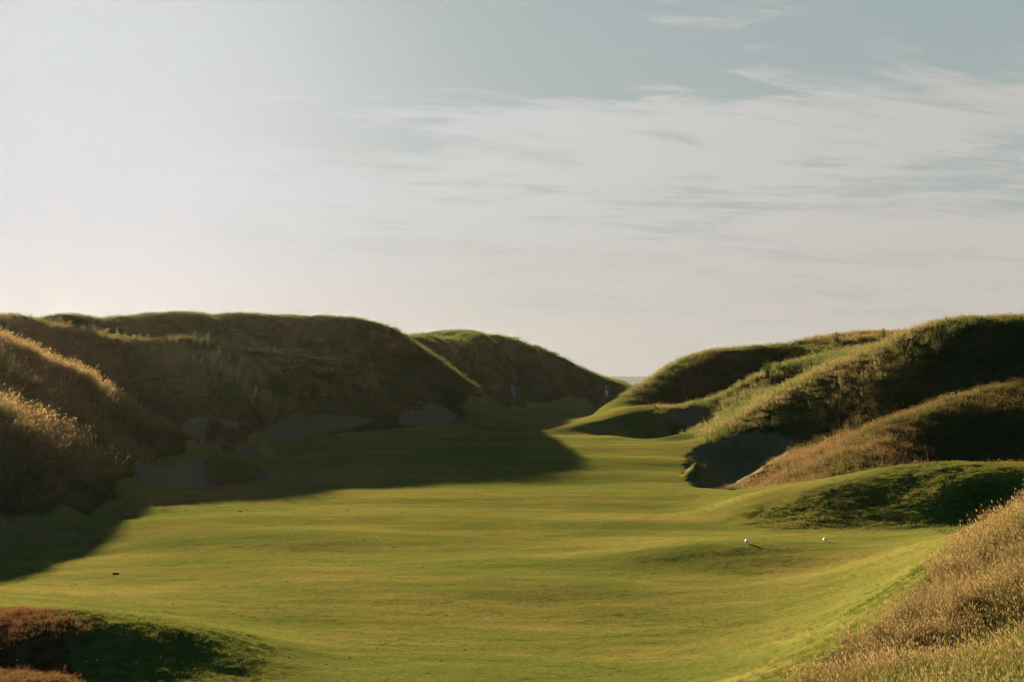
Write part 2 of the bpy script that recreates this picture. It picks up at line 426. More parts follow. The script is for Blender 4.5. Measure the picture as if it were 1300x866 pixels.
B_right = smooth(poly_px((872, 616), (866, 598), (874, 575), (892, 560), (930, 550), (985, 546), (1015, 553), (1008, 564), (980, 588), (955, 605), (938, 613), (918, 618)), 2)
B_far = smooth(poly_px((836, 528), (850, 519), (880, 514), (915, 517), (922, 527), (900, 538), (872, 542), (850, 537)), 2)
B_one = smooth(poly_px((312, 556), (330, 545), (352, 534), (376, 526), (400, 529), (440, 527), (470, 531), (478, 536), (455, 541), (432, 546), (410, 553), (380, 560), (345, 563)), 2)
B_two = smooth(poly_px((505, 538), (512, 526), (530, 521), (540, 512), (562, 514), (572, 520), (583, 530), (580, 536), (555, 541), (525, 541)), 2)
B_three = smooth(poly_px((222, 540), (240, 531), (270, 533), (310, 541), (345, 550), (345, 562), (325, 574), (290, 577), (255, 574), (240, 566)), 2)
B_four = smooth(poly_px((158, 600), (185, 586), (225, 579), (262, 584), (300, 592), (342, 602), (338, 608), (305, 613), (260, 617), (205, 618), (178, 613)), 2)
H_green = smooth(poly_px((752, 545), (775, 533), (812, 530), (862, 531), (888, 545), (850, 552), (800, 556), (768, 553)), 2)
H_dark = smooth(poly_px((702, 525), (730, 519), (765, 516), (775, 519), (755, 527), (725, 532), (706, 531)), 2)
H_pot = smooth(poly_px((690, 511), (715, 509), (735, 511), (720, 515), (695, 515)), 1)
ISLES = [smooth(p, 1) for p in (poly_px((258, 549), (275, 541), (300, 542), (325, 551), (332, 557), (300, 559), (270, 556)),
                                poly_px((276, 566), (300, 560), (350, 559), (378, 563), (362, 570), (300, 573)),
                                poly_px((255, 592), (270, 587), (305, 592), (340, 600), (335, 604), (300, 603), (262, 598)),
                                )]
LIPS = [smooth(poly_px((872, 596), (888, 593.5), (893, 596), (886, 599)), 1), smooth(poly_px((868, 605), (886, 602), (895, 605), (884, 608)), 1)]
BUNK = [(B_right, 1.15), (B_far, .7), (B_one, .5), (B_two, .6), (B_three, .6), (B_four, .8)]
def near_box(poly, x, y, m=14):
    lo = poly.min(0) - m; hi = poly.max(0) + m
    return (x > lo[0]) & (x < hi[0]) & (y > lo[1]) & (y < hi[1])
def sdb(poly, x, y, m=14):
    out = np.full(x.shape, -99.0, np.float32)
    b = near_box(poly, x, y, m)
    if b.any(): out[b] = sdist(poly, x[b], y[b])
    return out
def sstep(x, a, b):
    t = np.clip((x - a) / (b - a), 0, 1); return t * t * (3 - 2 * t)

# ------------------------------------------------------------------ terrain grid
rows = np.concatenate([np.linspace(-12, 9.8, 34), np.exp(np.linspace(math.log(10), math.log(448), 1250))])
un = 900
uu = np.linspace(-1, 1, un)
us = 0.46 * uu + 0.42 * uu ** 5
XX = us[None, :] * (rows[:, None] + 14)
YY = np.repeat(rows[:, None], un, 1)
XX = XX.astype(np.float32); YY = YY.astype(np.float32)
HH = base_h(XX, YY)
X1, Y1 = XX.ravel(), YY.ravel()
jx = X1 + 0.35 * fbm(X1, Y1, 1.7, 2, .5, 5) * 1.4
jy = Y1 + 0.35 * fbm(X1, Y1, 1.7, 2, .5, 45) * 1.4
sF = sdist(FAIR, jx, jy)
sM = sdb(MOUND, jx, jy, 60)
sBr = sdb(BROWN, jx, jy)
sS = np.maximum(sdb(SEMI1, X1, Y1), sdb(SEMI2, X1, Y1))
kx = X1 + 0.55 * fbm(X1, Y1, 2.3, 3, .6, 15); ky = Y1 + 0.8 * fbm(X1, Y1, 2.3, 3, .6, 75)
sB = np.full(X1.shape, -99.0, np.float32)
H1 = HH.ravel().copy()
for poly, dep in BUNK:
    s = sdb(poly, kx, ky) if poly is B_right else sdb(poly, X1 * .5 + kx * .5, Y1 * .7 + ky * .3)
    sB = np.maximum(sB, s)
    H1 -= dep * sstep(s, -0.25, 1.5 + dep)
isl = np.full(X1.shape, -99.0, np.float32)
for poly in ISLES:
    s = sdb(poly, kx, ky, 4)
    isl = np.maximum(isl, s)
    H1 += 0.65 * sstep(s, -0.3, 0.7)
lip = np.full(X1.shape, -99.0, np.float32)
for poly in LIPS:
    s = sdb(poly, X1, Y1, 4)
    lip = np.maximum(lip, s)
    H1 += 0.75 * sstep(s, -0.3, 0.5)
hollow = [(H_green, 1.05), (H_dark, 1.4), (H_pot, .8)]
sH = np.full(X1.shape, -99.0, np.float32)
for poly, dep in hollow:
    s = sdb(poly, X1, Y1)
    sH = np.maximum(sH, s)
    H1 -= dep * sstep(s, -0.8, 3.0)
mB = sstep(sB, -0.05, 0.12) * (1 - sstep(isl, -0.1, 0.1)) * (1 - sstep(lip, -.1, .1))
mBr = sstep(sBr, -0.25, 0.25)
mM = sstep(sM, -0.1, 0.3)
mF = sstep(sF, -0.15, 0.15) * (1 - mM) * (1 - mBr) * (1 - mB) * (1 - sstep(sdb(ISLES[0], kx, ky, 4), -.4, 0))
mF = np.maximum(mF, (sstep(sB, -1.2, -.1) * 0))
mS = np.maximum(sstep(sS, -1.8, 1.5), .85 * sstep(sM + .5 * fbm(X1, Y1, 2.5, 2, .5, 7), -2.0, -.2)) * mF
rough = np.clip(1 - mF - mB, 0, 1)
deep = sstep(sF, -0.5, -6.0)          # how far into the dunes
H1 += rough * (1 - .65 * sstep(Y1, 120, 160)) * (0.07 + 0.13 * deep * (1 - mM)) * fbm(X1, Y1, 4.5, 3, .55, 3)
H1 += rough * 0.045 * fbm(X1, Y1, 1.1, 2, .5, 8)
H1 += mB * 0.06 * fbm(X1, Y1, 1.5, 3, .5, 21)
H1 += (1 - rough) * (0.33 * fbm(X1 * .42 + Y1 * .15, Y1, 9.0, 2, .5, 31) + 0.030 * fbm(X1 * .5, Y1, 1.8, 3, .55, 35))
H1 += mS * 0.06 * fbm(X1, Y1, 1.2, 3, .6, 61)
H1 -= rough * (0.14 + 0.08 * mM) * (1 - mBr)       # the grass stands up to the silhouettes
HH = H1.reshape(HH.shape)

def ground(x, y):
    """height of the finished terrain at world x, y (bilinear in the grid)"""
    x = np.asarray(x, float); y = np.asarray(y, float)
    r = np.interp(y, rows, np.arange(len(rows)))
    c = np.interp(x / (y + 14), us, np.arange(un))
    r0 = np.clip(r.astype(int), 0, len(rows) - 2); c0 = np.clip(c.astype(int), 0, un - 2)
    fr, fc = r - r0, c - c0
    return (HH[r0, c0] * (1 - fr) * (1 - fc) + HH[r0 + 1, c0] * fr * (1 - fc) + HH[r0, c0 + 1] * (1 - fr) * fc + HH[r0 + 1, c0 + 1] * fr * fc)
def gat(A, x, y):
    A = A.reshape(HH.shape)
    r = np.clip(np.round(np.interp(y, rows, np.arange(len(rows)))).astype(int), 0, len(rows) - 1)
    c = np.clip(np.round(np.interp(x / (y + 14), us, np.arange(un))).astype(int), 0, un - 1)
    return A[r, c]
def g(x, y): return float(ground(np.array([x]), np.array([y]))[0])

# ------------------------------------------------------------------ materials
def mat(name):
    m = bpy.data.materials.new(name); m.use_nodes = True
    m.node_tree.nodes.clear()
    return m, NT(m.node_tree)
def out(m, n, s, disp=None):
    o = n.n('ShaderNodeOutputMaterial')
    m.node_tree.links.new(s, o.inputs[0])
def simple(name, col, rough=.7, var=.12, scale=8, **kw):
    m, n = mat(name)
    t = n.n('ShaderNodeTexCoord')
    f = n.noise(t.outputs['Object'], scale, 4)
    b = n.n('ShaderNodeBsdfPrincipled', i_Roughness=rough)
    c = n.mix(f, tuple(v * (1 - var) for v in col), tuple(min(1, v * (1 + var)) for v in col))
    n.set(b.inputs['Base Color'], c)
    for k, v in kw.items(): b.inputs[k].default_value = v
    out(m, n, b.outputs[0]); return m

def make_terrain_mat():
    m, n = mat('turf_and_sand')
    geo = n.n('ShaderNodeNewGeometry')
    P_ = geo.outputs['Position']
    zone = n.n('ShaderNodeAttribute', attribute_name='zone')
    zs = n.n('ShaderNodeSeparateColor', i_0=zone.outputs['Color'])
    fair, sand, semi = zs.outputs
    brown = zone.outputs['Alpha']
    # mown turf: broad drifts of green and straw, fine grain of blades
    st = n.n('ShaderNodeMapping', i_Vector=P_); st.inputs['Scale'].default_value = (.55, 1.2, .6); st.inputs['Rotation'].default_value = (0, 0, radians(12))
    b1 = n.noise(st.outputs[0], 0.16, 5, .6)
    b2 = n.noise(st.outputs[0], 0.9, 5, .65)
    b3 = n.noise(P_, 9.0, 4, .7)
    b4 = n.noise(P_, 42.0, 2, .6)
    f1 = n.ss(n.m('ADD', n.m('MULTIPLY', b1, .6), n.m('MULTIPLY', b2, .4)), .40, .62)
    turf = n.mix(f1, (.045, .064, .012), (.118, .098, .029))
    f2 = n.ss(n.m('ADD', n.m('MULTIPLY', b3, .5), n.m('MULTIPLY', b4, .5)), .34, .68)
    turf = n.mix(f2, n.mix(.5, turf, (.028, .048, .007)), n.mix(.20, turf, (.17, .15, .065)))
    semi_c = n.mix(n.ss(b2, .35, .65), (.040, .056, .012), (.066, .066, .016))
    turf = n.mix(n.m('MULTIPLY', semi, .75), turf, semi_c)
    # thatch under the long grass
    r1 = n.noise(P_, 0.35, 4, .6); r2 = n.noise(P_, 6.0, 4, .7)
    th = n.mix(n.ss(r1, .35, .65), (.026, .034, .010), (.055, .042, .018))
    th = n.mix(n.ss(r2, .35, .7), n.mix(.5, th, (.02, .022, .01)), th)
    th = n.mix(n.m('MULTIPLY', brown, .8), th, (.085, .040, .020))
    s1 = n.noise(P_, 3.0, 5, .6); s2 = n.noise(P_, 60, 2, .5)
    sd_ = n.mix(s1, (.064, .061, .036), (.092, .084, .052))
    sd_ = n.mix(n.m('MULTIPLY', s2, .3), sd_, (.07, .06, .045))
    col = n.mix(fair, th, turf)
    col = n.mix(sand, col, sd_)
    b = n.n('ShaderNodeBsdfPrincipled', i_Roughness=1.0)
    b.inputs['Specular IOR Level'].default_value = .0
    n.set(b.inputs['Base Color'], col)
    n.set(b.inputs['Sheen Weight'], n.m('MULTIPLY', fair, .012))
    b.inputs['Sheen Roughness'].default_value = .45
    n.set(b.inputs['Sheen Tint'], (.75, .72, .22, 1))
    h = n.m('ADD', n.m('MULTIPLY', b3, .045), n.m('ADD', n.m('MULTIPLY', b4, .012), n.m('MULTIPLY', n.noise(P_, 2.2, 3, .6), n.m('ADD', .02, n.m('MULTIPLY', semi, .16)))))
    h = n.m('ADD', n.m('MULTIPLY', h, n.m('SUBTRACT', 1.0, sand)), n.m('MULTIPLY', n.m('MULTIPLY', s1, .05), sand))
    bp = n.n('ShaderNodeBump', i_Height=h, i_Distance=1.0, i_Strength=.8)
    n.set(b.inputs['Normal'], bp.outputs[0])
    out(m, n, b.outputs[0])
    return m
M_TER = make_terrain_mat()

def blade_mat(name, green, straw, tip, trans=.5, sheen=0):
    m, n = mat(name)
    a = n.n('ShaderNodeAttribute', attribute_name='dry', attribute_type='INSTANCER')
    dry = a.outputs['Fac']
    hgt = n.n('ShaderNodeAttribute', attribute_name='along').outputs['Fac']
    rb = n.n('ShaderNodeAttribute', attribute_name='rnd').outputs['Fac']
    f = n.m('ADD', dry, n.m('ADD', n.m('MULTIPLY', n.m('SUBTRACT', rb, .5), .5), n.m('MULTIPLY', n.m('SUBTRACT', hgt, .5), .35)), clamp=True)
    c = n.mix(f, green, straw)
    c = n.mix(n.m('MULTIPLY', n.ss(hgt, .6, 1.0), n.m('MULTIPLY', dry, .6)), c, tip)
    di = n.n('ShaderNodeBsdfDiffuse', i_Color=c)
    tr = n.n('ShaderNodeBsdfTranslucent', i_Color=c)
    mx = n.n('ShaderNodeMixShader', i_0=trans)
    n.set(mx.inputs[1], di.outputs[0]); n.set(mx.inputs[2], tr.outputs[0])
    out(m, n, mx.outputs[0])
    return m
M_FESC = blade_mat('fescue', (.034, .062, .014), (.115, .086, .042), (.17, .115, .06))
M_RED = blade_mat('brown_rough', (.030, .028, .010), (.070, .036, .018), (.09, .045, .024))
M_TURF = blade_mat('short_turf', (.036, .050, .012), (.072, .066, .018), (.09, .078, .026))
M_WEED = blade_mat('weed_leaf', (.06, .11, .02), (.12, .15, .04), (.18, .20, .06))

# ------------------------------------------------------------------ terrain meshes, one per piece of ground
nr = len(rows)
idx = np.arange(nr * un).reshape(nr, un)
quads = np.stack([idx[:-1, :-1], idx[:-1, 1:], idx[1:, 1:], idx[1:, :-1]], -1).reshape(-1, 4)
dzr = np.gradient(HH, axis=0); dyr = np.gradient(YY, axis=0); dxr = np.gradient(XX, axis=0)
dzc = np.gradient(HH, axis=1); dxc = np.gradient(XX, axis=1)
tr_ = np.stack([dxr, dyr, dzr], -1); tc_ = np.stack([dxc, np.zeros_like(dxc), dzc], -1)
NN = np.cross(tc_, tr_); NN /= np.linalg.norm(NN, axis=-1, keepdims=True)
NN = NN.reshape(-1, 3)
COL = np.stack([mF, mB, mS, mBr], 1).astype(np.float32)
def q(a): return a.reshape(HH.shape)[:-1, :-1].ravel()
qx, qy = q(X1), q(Y1)
qf, qb, qm, qbr = q(mF), q(mB), q(mM), q(mBr)
qpx = qx / np.maximum(qy, 1) * F + 650
region = np.full(len(quads), 'none', dtype=object)
is_f = qf > .5; is_b = qb > .5
region[:] = 'left'
region[(qpx > 690)] = 'right'
region[(qy > 150) & (qpx <= 795) & (qpx > 525)] = 'far'
region[(qpx > 690) & (qy > 128)] = 'rightfar'
region[(qpx < 512) & (qy > 195)] = 'left'
region[is_f] = 'fair'
region[qbr > .5] = 'brown'
region[(qm > .5)] = 'mound'
for i, (poly, dep) in enumerate(BUNK):
    c = poly.mean(0)
    s = near_box(poly, qx, qy, 1.5) & is_b
    region[s] = 'b%d' % i
def build_ground(name, key, label, cat):
    f = quads[region == key]
    if not len(f): return None
    used, invx = np.unique(f, return_inverse=True)
    f = invx.reshape(f.shape)
    me = bpy.data.meshes.new(name)
    me.vertices.add(len(used)); me.loops.add(f.size); me.polygons.add(len(f))
    co = np.stack([X1[used], Y1[used], H1[used]], 1).astype(np.float32)
    me.vertices.foreach_set('co', co.ravel())
    me.loops.foreach_set('vertex_index', f.ravel().astype(np.int32))
    me.polygons.foreach_set('loop_start', (np.arange(len(f)) * 4).astype(np.int32))
    me.polygons.foreach_set('use_smooth', np.ones(len(f), bool))
    me.update(calc_edges=True)
    at = me.attributes.new('zone', 'FLOAT_COLOR', 'POINT')
    at.data.foreach_set('color', COL[used].ravel())
    me.normals_split_custom_set_from_vertices(NN[used].astype(np.float32))
    me.materials.append(M_TER)
    o = bpy.data.objects.new(name, me); C.objects.link(o)
    o['label'] = label; o['category'] = cat; o['kind'] = 'structure'
    return o
build_ground('fairway', 'fair', 'mown green fairway rolling between the grass dunes', 'fairway')
build_ground('hill', 'left', 'long grassy dune ridge in shade along the left side', 'hill')
build_ground('hill', 'right', 'right dune with two sunlit spurs running down to the fairway', 'hill')
build_ground('hill', 'rightfar', 'dark far dune on the right beyond the sunlit spurs, beside the sea gap', 'hill')
build_ground('hill', 'far', 'far dark dune closing the valley behind the fairway', 'hill')
build_ground('hill', 'mound', 'near bank of tan long grass at the lower right corner', 'hill')
build_ground('hill', 'brown', 'low mound of brown rough at the lower left corner', 'hill')
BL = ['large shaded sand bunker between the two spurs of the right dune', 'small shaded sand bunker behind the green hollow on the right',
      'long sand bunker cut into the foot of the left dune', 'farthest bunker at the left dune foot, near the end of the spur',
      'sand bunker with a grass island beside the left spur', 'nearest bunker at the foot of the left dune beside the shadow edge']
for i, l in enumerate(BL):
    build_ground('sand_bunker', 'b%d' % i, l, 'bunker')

# sea
def quad_sheet(name, x0, x1, y0, y1, z, m):
    me = bpy.data.meshes.new(name)
    me.from_pydata([(x0, y0, z), (x1, y0, z), (x1, y1, z), (x0, y1, z)], [], [(0, 1, 2, 3)])
    me.materials.append(m)
    o = bpy.data.objects.new(name, me); C.objects.link(o); return o
m, n = mat('sea_water')
geo = n.n('ShaderNodeNewGeometry')
mp2 = n.n('ShaderNodeMapping', i_Vector=geo.outputs['Position']); mp2.inputs['Scale'].default_value = (.02, .05, .05)
nz = n.noise(mp2.outputs[0], 1.0, 5, .6)
b = n.n('ShaderNodeBsdfDiffuse', i_Roughness=0.0)
n.set(b.inputs['Color'], n.mix(nz, (.115, .145, .180), (.140, .170, .205)))
bp = n.n('ShaderNodeBump', i_Height=nz, i_Strength=.04, i_Distance=1.0)
n.set(b.inputs['Normal'], bp.outputs[0])
out(m, n, b.outputs[0])
sea = quad_sheet('sea', -30000, 30000, 462, 45000, -22, m)
sea['label'] = 'pale grey sea on the horizon in the gap between dunes'; sea['category'] = 'sea'; sea['kind'] = 'structure'

# ------------------------------------------------------------------ grass
def clump_mesh(name, nb, rad, hgt, wid, lean, m, heads=0.0, seg=3, seed=1, hv=.35):
    r = np.random.default_rng(seed)
    V, Fc, al, rn = [], [], [], []
    for i in range(nb):
        a = r.uniform(0, 2 * np.pi); rr = rad * math.sqrt(r.uniform())
        bx, by = rr * math.cos(a), rr * math.sin(a)
        h = hgt * (1 - hv + 2 * hv * r.uniform()) * (1 - .25 * rr / rad)
        la = a + r.normal(0, .8) ; ln = lean * h * r.uniform(.2, 1.3)
        fa = r.uniform(0, np.pi); wx, wy = math.cos(fa) * wid / 2, math.sin(fa) * wid / 2
        rv = r.uniform()
        base = len(V)
        for k in range(seg):
            t = k / seg
            ww = (1 - t * .75)
            x = bx + math.cos(la) * ln * t ** 1.8; y = by + math.sin(la) * ln * t ** 1.8; z = h * t * (1 - .12 * t * lean)
            V += [(x - wx * ww, y - wy * ww, z - .03 * (k == 0)), (x + wx * ww, y + wy * ww, z - .03 * (k == 0))]
            al += [t, t]; rn += [rv, rv]
        V.append((bx + math.cos(la) * ln, by + math.sin(la) * ln, h * (1 - .12 * lean))); al.append(1); rn.append(rv)
        for k in range(seg - 1):
            b0 = base + 2 * k
            Fc.append((b0, b0 + 1, b0 + 3, b0 + 2))
        b0 = base + 2 * (seg - 1); Fc.append((b0, b0 + 1, b0 + 2))
        if r.uniform() < heads:
            tx, ty, tz = V[-1]
            hw = wid * 1.5; hh = h * .12
            b1 = len(V)
            V += [(tx - wx * 3, ty - wy * 3, tz), (tx, ty, tz - hh * .6), (tx + wx * 3, ty + wy * 3, tz), (tx + math.cos(la) * hh * .4, ty + math.sin(la) * hh * .4, tz + hh * .7)]
            al += [1] * 4; rn += [min(1, rv + .3)] * 4
            Fc.append((b1, b1 + 1, b1 + 2, b1 + 3))
    me = bpy.data.meshes.new(name)
    me.from_pydata(V, [], Fc)
    for nm, v in (('along', al), ('rnd', rn)):
        at_ = me.attributes.new(nm, 'FLOAT', 'POINT'); at_.data.foreach_set('value', np.array(v, np.float32))
    me.materials.append(m)
    return bpy.data.objects.new(name, me)        # a source shape only: never linked to the scene

def scatter(name, label, P3, scl, dry, kinds, protos, upn=None, cat='grass'):
    N = len(P3)
    me = bpy.data.meshes.new(name)
    me.vertices.add(N)
    me.vertices.foreach_set('co', P3.astype(np.float32).ravel())
    for nm, v in (('scl', scl), ('dry', dry), ('rotz', rng.uniform(0, 6.283, N)), ('tx', rng.normal(0, .12, N)), ('ty', rng.normal(0, .12, N))):
        a = me.attributes.new(nm, 'FLOAT', 'POINT'); a.data.foreach_set('value', np.asarray(v, np.float32))
    a = me.attributes.new('pick', 'INT', 'POINT'); a.data.foreach_set('value', np.asarray(kinds, np.int32))
    o = bpy.data.objects.new(name, me); C.objects.link(o)
    o['label'] = label; o['category'] = cat; o['kind'] = 'stuff'
    for p in protos: me.materials.append(p.data.materials[0]) if p.data.materials[0].name not in [x.name for x in me.materials] else None
    ng = bpy.data.node_groups.new(name + '_nodes', 'GeometryNodeTree')
    ng.interface.new_socket('Geometry', in_out='INPUT', socket_type='NodeSocketGeometry')
    ng.interface.new_socket('Geometry', in_out='OUTPUT', socket_type='NodeSocketGeometry')
    N_, L = ng.nodes, ng.links
    gi = N_.new('NodeGroupInput'); go = N_.new('NodeGroupOutput')
    iop = N_.new('GeometryNodeInstanceOnPoints')
    j = N_.new('GeometryNodeJoinGeometry')
    gs = []
    for p in protos:
        oi = N_.new('GeometryNodeObjectInfo'); oi.inputs['Object'].default_value = p
        gti = N_.new('GeometryNodeGeometryToInstance'); L.new(oi.outputs['Geometry'], gti.inputs[0]); gs.append(gti)
    for x in reversed(gs): L.new(x.outputs[0], j.inputs[0])
    def attr(nm, typ='FLOAT'):
        na = N_.new('GeometryNodeInputNamedAttribute'); na.data_type = typ; na.inputs[0].default_value = nm
        return na.outputs[0]
    L.new(gi.outputs[0], iop.inputs['Points']); L.new(j.outputs[0], iop.inputs['Instance'])
    iop.inputs['Pick Instance'].default_value = True
    L.new(attr('pick', 'INT'), iop.inputs['Instance Index'])
    cr = N_.new('ShaderNodeCombineXYZ')
    L.new(attr('tx'), cr.inputs[0]); L.new(attr('ty'), cr.inputs[1]); L.new(attr('rotz'), cr.inputs[2])
    L.new(cr.outputs[0], iop.inputs['Rotation']); L.new(attr('scl'), iop.inputs['Scale'])
    L.new(iop.outputs[0], go.inputs[0])
    md = o.modifiers.new('scatter', 'NODES'); md.node_group = ng
    return o

def sample(y0, y1, dens, um=0.45):
    """random points over a band of ground"""
    w0 = um * (y1 + 14)
    n_ = int(2 * w0 * (y1 - y0) * dens)
    y = rng.uniform(y0, y1, n_); x = rng.uniform(-w0, w0, n_)
    k = np.abs(x) < um * (y + 14) * 1.0
    return x[k], y[k]

DN = dict(near=[clump_mesh('tuft', 46, .16, .42, .0055, .55, M_FESC, .55, 3, s) for s in (1, 2, 3)],
          mid=[clump_mesh('tuft', 40, .34, .38, .013, .7, M_FESC, .35, 2, s) for s in (4, 5, 6)],
          far=[clump_mesh('tuft', 34, .62, .42, .030, .7, M_FESC, .15, 2, s) for s in (7, 8)],
          red=[clump_mesh('tuft', 44, .17, .13, .010, .9, M_RED, .1, 2, s) for s in (9, 10)],
          turf=[clump_mesh('tuft', 40, .17, .055, .009, .7, M_TURF, 0, 2, s) for s in (11, 12)],
          leafy=[clump_mesh('tuft', 26, .14, .30, .016, .8, M_WEED, 0, 3, s) for s in (13, 14)])

def dryness(x, y):
    return np.clip(.50 + .55 * fbm(x, y, 9, 3, .6, 50) + .35 * fbm(x, y, 1.6, 2, .5, 90), .02, .98)

def rough_at(x, y):
    return (gat(mF, x, y) < .45) & (gat(mB, x, y) < .3)
def do_scatter(key, label, bands, keep, protos, dryoff=0.0, zoff=0.0, name='long_grass', s0=1.0, dryf=None):
    Pn, Sn, Dn, Kn = [], [], [], []
    for (y0, y1, de, s) in bands:
        x, y = sample(y0, y1, de)
        k = keep(x, y); x, y = x[k], y[k]
        if not len(x): continue
        hv = 1 + .45 * fbm(x, y, 2.6, 2, .5, 70)
        Pn.append(np.stack([x, y, ground(x, y) + zoff], 1))
        Sn.append(s * s0 * hv.clip(.5, 1.6) * rng.uniform(.6, 1.3, len(x)))
        Dn.append(((dryf or dryness)(x, y) + dryoff).clip(.0, 1))
        Kn.append(rng.integers(0, len(protos), len(x)))
    P3 = np.concatenate(Pn)
    print('scatter', key, len(P3))
    return scatter(name, label, P3, np.concatenate(Sn), np.concatenate(Dn), np.concatenate(Kn), protos)

def reg(x, y):
    px = x / np.maximum(y, 1) * F + 650
    return px
HILL = lambda x, y: rough_at(x, y) & (gat(mM, x, y) < .5) & (gat(mBr, x, y) < .5)
do_scatter('left near', 'long dry grass over the near left spur', [(40, 62, 9, .95), (62, 88, 7, 1.0)], lambda x, y: HILL(x, y) & (reg(x, y) < 640), DN['mid'], -.18)
do_scatter('left', 'long grass over the left dune', [(86, 130, 8.0, .52), (130, 200, 4.5, .6)], lambda x, y: HILL(x, y) & (reg(x, y) < 690) & ~((y > 150) & (reg(x, y) > 525)), DN['far'], -.36)
do_scatter('far', 'dark grass over the far dune', [(150, 300, 1.8, .85), (300, 345, 1.2, 1.0)], lambda x, y: HILL(x, y) & (reg(x, y) < 797) & (reg(x, y) > 525), DN['far'], -.36)
def strip(a, n_, wpx, sc_, dry_, protos, name, label, hh=.35):
    """taller tufts along a crest given by (px, Y) vertices"""
    a = np.array([((p - 650) / F * Y, Y) for p, Y in a]); L_ = np.concatenate([[0], np.cumsum(np.linalg.norm(np.diff(a, axis=0), axis=1))])
    t = rng.uniform(0, L_[-1], n_); x = np.interp(t, L_, a[:, 0]) + rng.normal(0, wpx, n_); y = np.interp(t, L_, a[:, 1]) + rng.normal(0, wpx * 1.6, n_)
    k = rng.uniform(0, 1, n_) < .25 + 1.1 * np.clip(.5 + fbm(x, y, 2.0, 2, .6, 12), 0, 1); x, y = x[k], y[k]
    return scatter(name, label, np.stack([x, y, ground(x, y)], 1), sc_ * rng.uniform(1 - hh, 1 + hh, len(x)), np.clip(dry_ + rng.normal(0, .2, len(x)), 0, 1), rng.integers(0, len(protos), len(x)), protos)
strip([(-90, 70), (0, 70.2), (50, 71.2), (105, 73.2)], 520, .75, 1.25, .75, DN['mid'], 'tall_grass', 'tall pale grass catching the sun along the near left spur')
strip([(-60, 54.2), (0, 54.9), (40, 55.9), (90, 57.9), (112, 59.4)], 480, .6, 1.25, .8, DN['mid'], 'tall_grass', 'tall golden grass on the lowest shoulder at the left frame edge')
strip([(10, 51.6), (40, 52.6), (75, 54.5)], 90, .35, 1.1, .7, DN['mid'], 'tall_grass', 'small sunlit tufts low on the left slope above the shadowed turf')
strip([(330, 100), (345, 101), (400, 105.5), (440, 109.5), (470, 112), (500, 117), (512, 119)], 420, .7, .95, .72, DN['mid'], 'tall_grass', 'pale dry grass along the spur running down to the far left bunker')
strip([(105, 73.5), (160, 76.7), (215, 79.7), (238, 82.5)], 300, .6, 1.0, .6, DN['mid'], 'tall_grass', 'dry grass down the shaded end of the near left spur')
strip([(70, 91), (110, 92), (150, 92.5), (200, 93.5), (250, 95), (300, 98), (345, 100.5)], 420, .35, 1.1, .55, DN['mid'], 'tall_grass', 'row of pale tall grass along the left dune terrace')
M_BSP = blade_mat('spur_grass', (.030, .040, .010), (.088, .058, .028), (.13, .08, .04))
DN['spur'] = [clump_mesh('tuft', 40, .34, .38, .013, .7, M_BSP, .35, 2, s_) for s_ in (41, 42)]
do_scatter('right near', 'rough brown grass over the nearer right spur', [(56, 88, 9, .85)], lambda x, y: HILL(x, y) & (reg(x, y) > 690), DN['spur'], .0, s0=.85)
do_scatter('right', 'golden grass over the upper right dune', [(88, 130, 7, .72)], lambda x, y: HILL(x, y) & (reg(x, y) > 690), DN['far'], -.10)
do_scatter('right far', 'grass over the far right dune', [(130, 240, 3.2, .75)], lambda x, y: HILL(x, y) & (reg(x, y) > 797), DN['far'], -.26)
M_MND = blade_mat('bank_grass', (.040, .058, .010), (.100, .072, .034), (.135, .102, .052))
DN['bank'] = [clump_mesh('tuft', 60, .17, .34, .0045, .75, M_MND, .35, 3, s_) for s_ in (31, 32, 33)]
def mound_dry(x, y):
    # green drift at the very front, tan above
    f = sstep(y, 14.0, 19.5)
    return np.clip(.22 + .62 * f + .7 * fbm(x, y, 1.5, 2, .5, 33) + .25 * fbm(x, y, .5, 2, .5, 39), .05, 1)
MND = lambda x, y: (gat(mM, x, y) > .4) & (x > -1)
do_scatter('mound', 'tall tan seeded grass over the near bank, lower right', [(9, 16, 46, .8), (16, 33, 42, .8)], MND, DN['bank'], .0, dryf=mound_dry)
do_scatter('mound under', 'short green grass between the tan stalks of the near bank', [(9, 33, 26, .55)], MND, DN['bank'], -.55, name='green_grass', dryf=mound_dry)
do_scatter('brown', 'low brown grass over the mound, lower left', [(15, 30, 48, .62)], lambda x, y: (gat(mBr, x, y) > .4), DN['red'], .1, name='brown_grass')
M_FINE = blade_mat('fairway_blades', (.045, .064, .012), (.110, .096, .028), (.15, .135, .05), .4)
DN['fine'] = [clump_mesh('tuft', 34, .17, .050, .008, .8, M_FINE, 0, 2, s_) for s_ in (51, 52, 53)]
def fine_keep(x, y):
    return (gat(mF, x, y) > .6) & (rng.uniform(0, 1, len(x)) < .25 + 1.3 * np.clip(fbm(x, y, 3.5, 3, .6, 81) + .35, 0, 1))
do_scatter('fine', 'slightly longer blades of grass dotted through the near fairway', [(18, 34, 17, .5), (34, 62, 9, .6)], fine_keep, DN['fine'], .0, name='fairway_grass')
do_scatter('semi', 'short grass of the mown banks beside the fairway', [(14, 40, 60, .5), (40, 66, 34, .85)], lambda x, y: (gat(mS, x, y) > .35) & (gat(mBr, x, y) < .5), DN['turf'], -.1, name='short_grass')


